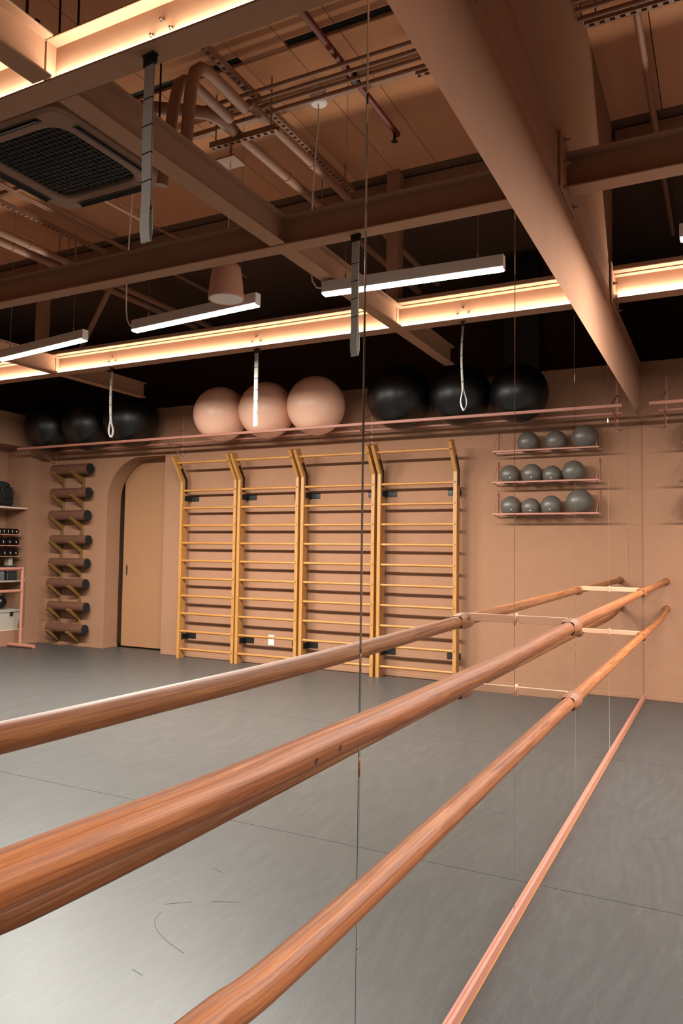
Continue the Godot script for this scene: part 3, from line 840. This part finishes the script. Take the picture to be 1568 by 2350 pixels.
func build_niche() -> void:
	var X := HALL_X
	for q in [[1.862, "white edged shelf board under the black bag in the niche"], [0.872, "shelf board under the grey boxes in the niche"], [0.212, "pale bottom board of the niche under the storage bin"]]:
		solo("niche_shelf", mb().span(Vector3(0.02, -0.024, 0), Vector3(0.45, 0.0, 2.16), 0.002), M.shelf_board, q[1], "shelf", Vector3(X, q[0], 0.238), "shelf boards in the niche")
	var lev := [[1.492, 5, 0.066, 0.038, "upper"], [1.343, 4, 0.102, 0.047, "middle"], [1.198, 4, 0.088, 0.043, "lower"]]
	var nth := ["beside the niche end", "second from the niche end", "third from the niche end", "fourth from the niche end", "fifth from the niche end"]
	for l in lev:
		solo("dumbbell_rail", mb().span(Vector3(0.04, -0.012, 0), Vector3(0.44, 0, 2.1), 0.002), M.rail, "thin pink rail shelf under the %s row of dumbbells" % l[4], "shelf", Vector3(X, l[0], 0.30), "rail shelves in the niche")
		for k in l[1]:
			dumbbell(X + 0.05, l[0], 0.375 + l[2] * k, l[3], "black dumbbell in the %s row, %s" % [l[4], nth[k]])
	# black bag on the top board
	var bag := thing("black_bag", "black soft bag with straps on the top niche board", "bag", Vector3(X + 0.2, 1.862, 0.55))
	part(bag, "bag_body", mb().box(Vector3(0, 0.135, 0), Vector3(0.28, 0.27, 0.30), 0.05), M.foam_black)
	part(bag, "folded_flap", mb().ball(Vector3(-0.02, 0.29, 0.02), 0.13, 16, 24, 0.0, 0.42), M.foam_black)
	part(bag, "strap", mb().tube([Vector3(-0.145, 0.26, -0.08), Vector3(-0.16, 0.14, -0.06), Vector3(-0.16, 0.09, 0.0), Vector3(-0.16, 0.14, 0.06), Vector3(-0.145, 0.26, 0.08)], 0.014, 8), M.black)
	var bag2 := thing("black_bag", "black bag with pale side beside another bag in the niche", "bag", Vector3(X + 0.2, 1.862, 0.92))
	part(bag2, "bag_body", mb().box(Vector3(0, 0.12, 0), Vector3(0.28, 0.24, 0.30), 0.05), M.grey_box)
	part(bag2, "folded_flap", mb().ball(Vector3(0, 0.26, 0.0), 0.12, 16, 24, 0.0, 0.42), M.foam_black)
	# boxes
	var tb := thing("tool_box", "dark grey two tier tool box at the end of the niche", "box", Vector3(X + 0.16, 0.872, 0.42))
	part(tb, "lower_tray", mb().box(Vector3(0, 0.05, 0), Vector3(0.22, 0.096, 0.16), 0.008), M.grey_box)
	part(tb, "upper_tray", mb().box(Vector3(0, 0.148, 0), Vector3(0.22, 0.092, 0.16), 0.010), M.grey_box)
	var gb := thing("storage_box", "grey storage box beside the dark tool box in the niche", "box", Vector3(X + 0.16, 0.872, 0.70))
	part(gb, "box_body", mb().box(Vector3(0, 0.06, 0), Vector3(0.24, 0.12, 0.30), 0.008), mat(Color(0.38, 0.38, 0.37), 0.5))
	part(gb, "box_lid", mb().box(Vector3(0, 0.15, 0), Vector3(0.25, 0.06, 0.31), 0.008), M.grey_box)
	var yb := thing("yoga_block", "small pale block lying on the dark tool box", "block", Vector3(X + 0.16, 1.067, 0.40))
	part(yb, "block_body", mb().box(Vector3(0, 0.055, 0), Vector3(0.10, 0.11, 0.06), 0.006), M.bin)
	for q in [[0.42, "black kettlebell beside the niche end on the storage bin"], [0.60, "black kettlebell farther along on the storage bin"]]:
		var kb := thing("kettlebell", q[1], "kettlebell", Vector3(X + 0.20, 0.49, q[0] + 0.06), "kettlebells on the storage bin")
		part(kb, "bell", mb().ball(Vector3(0, 0.085, 0), 0.085, 18, 24), M.black_rubber)
		part(kb, "handle", mb().tube([Vector3(0, 0.14, -0.05), Vector3(0, 0.20, -0.055), Vector3(0, 0.225, -0.03), Vector3(0, 0.225, 0.03), Vector3(0, 0.20, 0.055), Vector3(0, 0.14, 0.05)], 0.014, 10), M.black)
	for q in [[0.50, "pale lidded storage bin beside the niche end"], [0.99, "pale lidded storage bin farther along the niche"]]:
		var sb := thing("storage_bin", q[1], "bin", Vector3(X + 0.20, 0.212, q[0]), "pale storage bins")
		var body := mb()
		var lo := Vector2(0.15, 0.19)
		var hi := Vector2(0.17, 0.22)
		for k in 4:
			var c := [Vector2(-1, -1), Vector2(1, -1), Vector2(1, 1), Vector2(-1, 1)]
			var a: Vector2 = c[k]
			var b: Vector2 = c[(k + 1) % 4]
			var nn := Vector3(a.x + b.x, 0.2, a.y + b.y).normalized()
			body.quad(Vector3(a.x * lo.x, 0, a.y * lo.y), Vector3(b.x * lo.x, 0, b.y * lo.y), Vector3(b.x * hi.x, 0.235, b.y * hi.y), Vector3(a.x * hi.x, 0.235, a.y * hi.y), nn)
		body.quad(Vector3(-0.15, 0.0, -0.19), Vector3(0.15, 0.0, -0.19), Vector3(0.15, 0.0, 0.19), Vector3(-0.15, 0.0, 0.19), Vector3.DOWN)
		part(sb, "bin_body", body, M.bin)
		part(sb, "bin_lid", mb().box(Vector3(0, 0.252, 0), Vector3(0.37, 0.038, 0.47), 0.006), M.bin)
		part(sb, "clip", mb().box(Vector3(-0.186, 0.215, -0.06), Vector3(0.014, 0.05, 0.05), 0.003), M.black)
	# free-standing barre in front of the niche
	var fb := thing("portable_barre", "pink free standing double barre in front of the niche", "barre", Vector3(7.62, 0, 0.50))
	part(fb, "foot", mb().cyl(Vector3(-0.26, 0.028, 0), Vector3(0.21, 0.028, 0), 0.026, 20), M.rail)
	part(fb, "post", mb().cyl(Vector3(0, 0.05, 0), Vector3(0, 1.055, 0), 0.022, 20), M.rail)
	part(fb, "upper_bar", mb().cyl(Vector3(0, 1.035, -0.005), Vector3(0, 1.035, 2.0), 0.022, 20), M.rail)
	part(fb, "lower_bar", mb().cyl(Vector3(0, 0.745, 0.01), Vector3(0, 0.745, 1.98), 0.021, 20), M.rail)
	part(fb, "post", mb().cyl(Vector3(0, 0.05, 2.0), Vector3(0, 1.055, 2.0), 0.022, 20), M.rail)
	part(fb, "foot", mb().cyl(Vector3(-0.26, 0.028, 2.0), Vector3(0.21, 0.028, 2.0), 0.026, 20), M.rail)

# ------------------------------------------------------------------ pipes, ducts, air conditioner, speaker
func slotted(parent: Node3D, called: String, a: Vector3, b: Vector3) -> void:   # slotted strut channel
	var d := b - a
	var L := d.length()
	var o := mb()
	o.xf = Transform3D(Basis.looking_at(d.normalized(), Vector3.UP), a)
	var n := int(L / 0.055)
	for s in [-1.0, 1.0]:
		o.span(Vector3(s * 0.020, 0, 0), Vector3(s * 0.012, 0.003, -L))
		o.span(Vector3(s * 0.0205, 0, 0), Vector3(s * 0.0180, 0.040, -L))
	for k in n + 1:
		o.span(Vector3(-0.013, 0, -k * L / (n + 1)), Vector3(0.013, 0.003, -k * L / (n + 1) - 0.026))
	part(parent, called, o, M.pipe)

func hanger(parent: Node3D, at: Vector3) -> void:
	part(parent, "hanger_rod", mb().cyl(at, Vector3(at.x, ROOF_Y, at.z), 0.005, 8), M.pipe)

func build_services() -> void:
	# pipes along the hall
	var g := "pipes under the ceiling"
	var big := [[2.24, 4.13, 3.42, 0.0, 0.034, "tan pipe on the side of the linear lamps, beside the slotted strut"], [2.03, 4.19, 3.58, 0.0, 0.031, "tan pipe with a collar nearest the slotted strut"], [5.02, 4.10, 6.0, 0.0, 0.034, "thick tan pipe with a collar in the far pipe row"], [5.11, 4.14, 6.0, 0.0, 0.018, "thin tan pipe in the far pipe row"], [5.24, 4.12, 6.0, 0.0, 0.036, "thick tan pipe nearest the niche in the far pipe row"]]
	for q in big:
		var o := thing("ceiling_pipe", q[5], "pipe", Vector3(q[0], q[1], q[3]), g)
		part(o, "pipe_run", mb().cyl(Vector3(0, 0, 0.0), Vector3(0, 0, q[2]), q[4], 18), M.pipe)
		part(o, "collar", mb().cyl(Vector3(0, 0, 2.72), Vector3(0, 0, 2.76), q[4] + 0.004, 18), M.pipe)
		part(o, "hanger_rod", mb().cyl(Vector3(0, 0, 2.2), Vector3(0, ROOF_Y - q[1], 2.2), 0.005, 8), M.pipe)
	# two pipes that rise, bend over and drop to the air conditioner
	for q in [[1.985, 2.04, 0.0, 0.036, "tall bent tan pipe dropping beside the joist"], [2.10, 2.19, 0.04, 0.033, "shorter bent tan pipe dropping to the air conditioner"]]:
		var o := thing("bent_pipe", q[4], "pipe", Vector3(0, 0, 0), "bent pipes by the air conditioner")
		var zt := 4.20
		part(o, "pipe_run", mb().tube([Vector3(q[1], 3.40, zt), Vector3(q[0] + 0.01, 3.93 - q[2], zt), Vector3(q[0], 4.03 - q[2], zt - 0.02), Vector3(q[0], 4.08 - q[2], zt - 0.07), Vector3(q[0] + 0.01, 4.11 - q[2], zt - 0.15), Vector3(q[0] + 0.06, 4.15 - q[2], 3.60)], q[3], 18), M.pipe)
	var el := thing("elbow_pipe", "level tan pipe with an elbow joint by the strut", "pipe", Vector3.ZERO, "bent pipes by the air conditioner")
	part(el, "pipe_run", mb().tube([Vector3(2.62, 4.13, 3.93), Vector3(2.34, 4.13, 3.74), Vector3(2.28, 4.13, 3.69), Vector3(2.245, 4.13, 3.62), Vector3(2.24, 4.13, 3.44)], 0.040, 18), M.pipe)
	part(el, "joint_ring", mb().cyl(Vector3(2.36, 4.13, 3.755), Vector3(2.335, 4.13, 3.737), 0.046, 18), M.pipe)
	# strut channels
	var st := thing("strut_channel", "slotted tan strut channel running towards the back wall", "channel", Vector3.ZERO, "slotted strut channels")
	slotted(st, "channel_rail", Vector3(2.07, 4.30, 4.6), Vector3(2.06, 4.30, 2.0))
	hanger(st, Vector3(2.065, 4.34, 4.2))
	hanger(st, Vector3(2.065, 4.34, 2.6))
	st = thing("strut_channel", "slotted tan strut channel in the far pipe row", "channel", Vector3.ZERO, "slotted strut channels")
	slotted(st, "channel_rail", Vector3(4.94, 4.30, 4.8), Vector3(4.91, 4.30, 1.9))
	hanger(st, Vector3(4.93, 4.34, 3.4))
	st = thing("strut_channel", "slotted tan cross channel reaching the mirror wall", "channel", Vector3.ZERO, "slotted strut channels")
	slotted(st, "channel_rail", Vector3(0.02, 4.27, 3.25), Vector3(1.0, 4.27, 3.25))
	hanger(st, Vector3(0.08, 4.31, 3.25))
	hanger(st, Vector3(0.9, 4.31, 3.25))
	st = thing("strut_channel", "short slotted cross channel under the two long pipes", "channel", Vector3.ZERO, "slotted strut channels")
	slotted(st, "channel_rail", Vector3(1.92, 4.075, 3.40), Vector3(2.46, 4.075, 3.40))
	hanger(st, Vector3(1.97, 4.115, 3.40))
	hanger(st, Vector3(2.42, 4.115, 3.40))
	# thin conduits
	for k in 4:
		solo("conduit", mb().cyl(Vector3(0.0, 0, 0), Vector3(2.45, 0, 0), 0.013, 10), M.pipe, "thin tan conduit crossing the ceiling, %s of four beside the strut" % ["first", "second", "third", "fourth"][k], "conduit", Vector3(0.0, 4.25, 3.35 + 0.078 * k), "cross conduits")
	for k in 2:
		solo("conduit", mb().cyl(Vector3(0, 0, 0.0), Vector3(0, 0, 5.2), 0.012, 10), M.pipe, "thin tan conduit beside the far strut channel, %s" % ["inner one", "outer one"][k], "conduit", Vector3(4.76 - 0.035 * k, 4.37, 0.0), "far conduits")
	for k in 2:
		solo("conduit", mb().cyl(Vector3(0, 0, 0), Vector3(0, 0, 0.62), 0.016 - 0.004 * k, 10), M.pipe, "short tan conduit ending at the speaker plate, %s" % ["thicker one", "thinner one"][k], "conduit", Vector3(2.78 + 0.1 * k, 4.28, 2.64), "conduits at the speaker plate")
	var cc := [Vector3(3.55, 3.95, 3.9), Vector3(3.60, 4.02, 3.2), Vector3(3.68, 4.08, 2.85), Vector3(3.82, 4.17, 2.5), Vector3(3.82, 4.2, 2.1), Vector3(3.80, 4.2, 1.0)]
	solo("conduit", mb().tube(cc, 0.012, 10), M.pipe, "curved tan conduit running back from the air conditioner", "conduit")
	# pink purlin and sprinkler line
	solo("purlin", mb().span(Vector3(-0.01, -0.035, -0.02), Vector3(HALL_X, 0.0, 0.02), 0.002), M.pipe, "flat tan purlin crossing under the ceiling panels", "beam", Vector3(0, 4.40, 3.15))
	var sp := thing("sprinkler_pipe", "dark red sprinkler pipe along the ceiling", "pipe", Vector3(1.40, 4.33, 0))
	part(sp, "pipe_run", mb().cyl(Vector3(0, 0, 2.6), Vector3(0, 0, HALL_Z - 0.1), 0.021, 14), M.red_pipe)
	var hd := part(sp, "sprinkler_head", mb().cyl(Vector3(0, -0.02, 2.66), Vector3(0, -0.075, 2.66), 0.010, 10).cyl(Vector3(0, -0.078, 2.66), Vector3(0, -0.081, 2.66), 0.024, 14), M.dark_metal)
	part(hd, "clamp", mb().cyl(Vector3(0, 0, 3.30), Vector3(0, 0, 3.36), 0.034, 12), M.dark_metal)
	# pipe over the mirror-side bay
	var rp := thing("ceiling_pipe", "single tan pipe between the mirror wall and the sprinkler line", "pipe", Vector3(0.29, 4.30, 0), g)
	part(rp, "pipe_run", mb().cyl(Vector3(0, 0, 0.0), Vector3(0, 0, 3.28), 0.021, 16), M.pipe)
	part(rp, "hanger_rod", mb().cyl(Vector3(0, 0, 1.6), Vector3(0, ROOF_Y - 4.30, 1.6), 0.004, 8), M.pipe)
	# air conditioner cassette
	var ac := thing("air_conditioner", "square tan ceiling cassette air conditioner with mesh grille", "air conditioner", Vector3(2.855, 3.60, 4.335))
	var fr := mb()
	var R := 0.47
	var prof := [[0.47, 0.045], [0.462, 0.012], [0.440, 0.0], [0.345, 0.0], [0.333, 0.006], [0.328, 0.020]]
	var ring_pts := func(rad: float, y: float) -> Array:
		var out: Array = []
		for k in 40:
			var a := TAU * (k + 0.5) / 40
			var e := 0.30 if rad < 0.40 else 0.16
			out.append(Vector3(signf(cos(a)) * pow(absf(cos(a)), e) * rad, y, signf(sin(a)) * pow(absf(sin(a)), e) * rad))
		return out
	for k in prof.size() - 1:
		var A: Array = ring_pts.call(prof[k][0], prof[k][1])
		var B: Array = ring_pts.call(prof[k + 1][0], prof[k + 1][1])
		for j in 40:
			var a: Vector3 = A[j]; var b: Vector3 = A[(j + 1) % 40]; var c: Vector3 = B[(j + 1) % 40]; var d: Vector3 = B[j]
			var nn := (b - a).cross(d - a).normalized()
			if nn.y > 0:
				nn = -nn
			fr.quad(a, b, c, d, nn)
	part(ac, "face_panel", fr, M.cassette)
	part(ac, "casing", mb().span(Vector3(-0.42, 0.045, -0.42), Vector3(0.42, 0.30, 0.42), 0.01), M.cassette)
	var gr := part(ac, "grille_backing", mb().span(Vector3(-0.33, 0.020, -0.33), Vector3(0.33, 0.024, 0.33)), M.foam_black)
	var bars := mb()
	for k in 17:
		var p := -0.30 + 0.0375 * k
		bars.box(Vector3(p, 0.016, 0), Vector3(0.004, 0.005, 0.64))
		bars.box(Vector3(0, 0.014, p), Vector3(0.64, 0.005, 0.004))
	part(gr, "grille_bars", bars, mat(Color(0.20, 0.15, 0.12), 0.5))
	for k in 4:
		var lv := mb()
		lv.xf = Transform3D(Basis(Vector3.UP, PI * 0.5 * k), Vector3.ZERO)
		lv.box(Vector3(0, -0.001, 0.405), Vector3(0.56, 0.006, 0.034), 0.002)
		var slot := part(ac, "air_slot", lv, M.black)
		var fl := mb()
		fl.xf = Transform3D(Basis(Vector3.UP, PI * 0.5 * k), Vector3.ZERO)
		fl.box(Vector3(0, -0.010, 0.415), Vector3(0.54, 0.003, 0.030), 0.001, Basis(Vector3.RIGHT, 0.5))
		part(slot, "louvre", fl, M.dark_metal)
	for s in [[-1, -1], [1, -1], [1, 1], [-1, 1]]:
		part(ac, "hanger_rod", mb().cyl(Vector3(s[0] * 0.40, 0.28, s[1] * 0.40), Vector3(s[0] * 0.40, ROOF_Y - 3.60, s[1] * 0.40), 0.006, 8), M.dark_metal)
	# hanging speaker
	var s := thing("pendant_speaker", "round tapered blush pendant speaker hanging on a cable", "speaker", Vector3(2.355, 3.02, 3.33))
	var body := mb()
	body.lathe([Vector2(0.112, 0.010), Vector2(0.121, 0.004), Vector2(0.124, 0.012), Vector2(0.123, 0.03), Vector2(0.112, 0.13), Vector2(0.100, 0.21), Vector2(0.090, 0.238), Vector2(0.070, 0.25), Vector2(0.0, 0.252)], 16)
	part(s, "speaker_body", body, M.speaker)
	var cl := mb()
	cl.lathe([Vector2(0.0, 0.0035), Vector2(0.10, 0.0035), Vector2(0.113, 0.008)], 32)
	part(s, "speaker_cloth", cl, M.speaker_cloth)
	part(s, "cable", mb().cyl(Vector3(0, 0.25, 0), Vector3(0, 0.98, -0.02), 0.004, 8), M.cord)
	part(s, "mount_plate", mb().box(Vector3(0, 0.985, -0.02), Vector3(0.15, 0.012, 0.15), 0.002), M.pipe)
	part(s, "mount_rod", mb().cyl(Vector3(0, 0.99, -0.02), Vector3(0, ROOF_Y - 3.02, -0.02), 0.01, 8), M.pipe)
	for q in [[2.40, 4.66, "beside the long joist"], [2.63, 4.80, "at the dark pipe clamp"], [2.56, 4.86, "second from the dark pipe clamp"]]:
		solo("threaded_rod", mb().cyl(Vector3(0, -0.58, 0), Vector3(0, 0, 0), 0.006, 8), M.dark_metal, "thin dark hanging rod above the air conditioner, %s" % q[2], "rod", Vector3(q[0], ROOF_Y, q[1]), "dark hanging rods")
	var dp := thing("dark_pipe", "dark pipe with clamps above the air conditioner", "pipe", Vector3(2.77, 4.2, 0))
	part(dp, "pipe_run", mb().cyl(Vector3(0, 0, 4.40), Vector3(0, 0, HALL_Z - 0.2), 0.030, 14), M.dark_metal)
	part(dp, "clamp", mb().cyl(Vector3(0, 0, 4.68), Vector3(0, 0, 4.73), 0.042, 14).box(Vector3(-0.05, 0.0, 4.7), Vector3(0.12, 0.03, 0.03), 0.003), M.dark_metal)
	part(dp, "hanger_rod", mb().cyl(Vector3(0, 0.03, 6.6), Vector3(0, ROOF_Y - 4.2, 6.6), 0.006, 8), M.dark_metal)
	# black upright duct above the back wall
	var du := thing("black_duct", "black upright duct above the back wall near the mirrors", "duct", Vector3(1.15, WALL_H, -0.14))
	part(du, "duct_body", mb().span(Vector3(-0.19, 0, -0.09), Vector3(0.19, ROOF_Y - WALL_H - 0.12, 0.09), 0.01), M.black)
	part(du, "duct_flange", mb().span(Vector3(-0.21, 0.30, -0.10), Vector3(0.21, 0.33, 0.10), 0.004), M.black)

# ------------------------------------------------------------------ webbing straps
func strap(x: float, z: float, wide: float, turn: float, sway: float, label: String, loop := 0.020) -> void:
	var o := thing("webbing_strap", label, "strap", Vector3(x, BEAM_LOW, z), "grey webbing straps on the beams")
	o.rotation.y = turn
	var L := 0.70
	part(o, "buckle", mb().box(Vector3(0, -0.022, 0), Vector3(wide + 0.022, 0.040, 0.012), 0.003).box(Vector3(0, -0.004, 0), Vector3(wide + 0.012, 0.008, 0.03), 0.002), M.black)
	# doubled band with an open loop at the foot
	var n := 22
	var front: Array = []
	for k in n + 1:
		var q := float(k) / n
		var y := -0.035 - q * (L - 0.035)
		var gap := 0.0022 + loop * smoothstep(0.74, 0.90, q) * (1.0 - smoothstep(0.93, 1.0, q))
		front.append([y, gap, sway * sin(q * PI * 1.4)])
	var m := mb()
	for s in [-1.0, 1.0]:
		for k in n:
			var a: Array = front[k]
			var b: Array = front[k + 1]
			for f in [0.0, 0.0016]:
				var za: float = s * (a[1] + f) + a[2]
				var zb: float = s * (b[1] + f) + b[2]
				var nn := Vector3(0, 0, s if f > 0.0 else -s)
				m.quad(Vector3(-wide / 2, a[0], za), Vector3(wide / 2, a[0], za), Vector3(wide / 2, b[0], zb), Vector3(-wide / 2, b[0], zb), nn)
			for e in [-1.0, 1.0]:
				m.quad(Vector3(e * wide / 2, a[0], s * a[1] + a[2]), Vector3(e * wide / 2, a[0], s * (a[1] + 0.0016) + a[2]), Vector3(e * wide / 2, b[0], s * (b[1] + 0.0016) + b[2]), Vector3(e * wide / 2, b[0], s * b[1] + b[2]), Vector3(e, 0, 0))
	m.box(Vector3(0, -L - 0.0005, front[n][2]), Vector3(wide, 0.0025, 0.010), 0.0008)
	part(o, "band", m, M.webbing)
	for k in 5:
		var q := 0.20 + 0.155 * k
		var zz := sway * sin(q * PI * 1.4)
		part(o, "stitch_line", mb().box(Vector3(0, -0.035 - q * (L - 0.035), zz), Vector3(wide + 0.001, 0.005, 0.0098), 0.0005), M.stitch)

func build_straps() -> void:
	strap(1.185, ZA, 0.048, 0.12, 0.004, "grey webbing strap under the beam beside the air conditioner", 0.007)
	strap(1.185, ZB, 0.052, 0.25, 0.003, "grey webbing strap under the unlit beam", 0.009)
	strap(1.13, ZC, 0.040, 1.05, 0.010, "twisted grey webbing strap on the rear beam near the mirrors")
	strap(3.05, ZC, 0.044, 0.20, 0.002, "grey webbing strap on the rear beam in front of blush balls", 0.005)
	strap(4.775, ZC, 0.040, 1.20, 0.008, "twisted grey webbing strap on the rear beam before the doorway")

func build_small() -> void:
	var o := thing("wall_socket", "white double wall socket behind the pine wall bars", "socket", Vector3(4.036, 0.278, 0))
	part(o, "face_plate", mb().box(Vector3(0, 0, 0.004), Vector3(0.078, 0.122, 0.008), 0.003), M.white)
	for s in [-1.0, 1.0]:
		part(o, "outlet", mb().cyl(Vector3(0, s * 0.03, 0.008), Vector3(0, s * 0.03, 0.0095), 0.017, 16), M.cord)
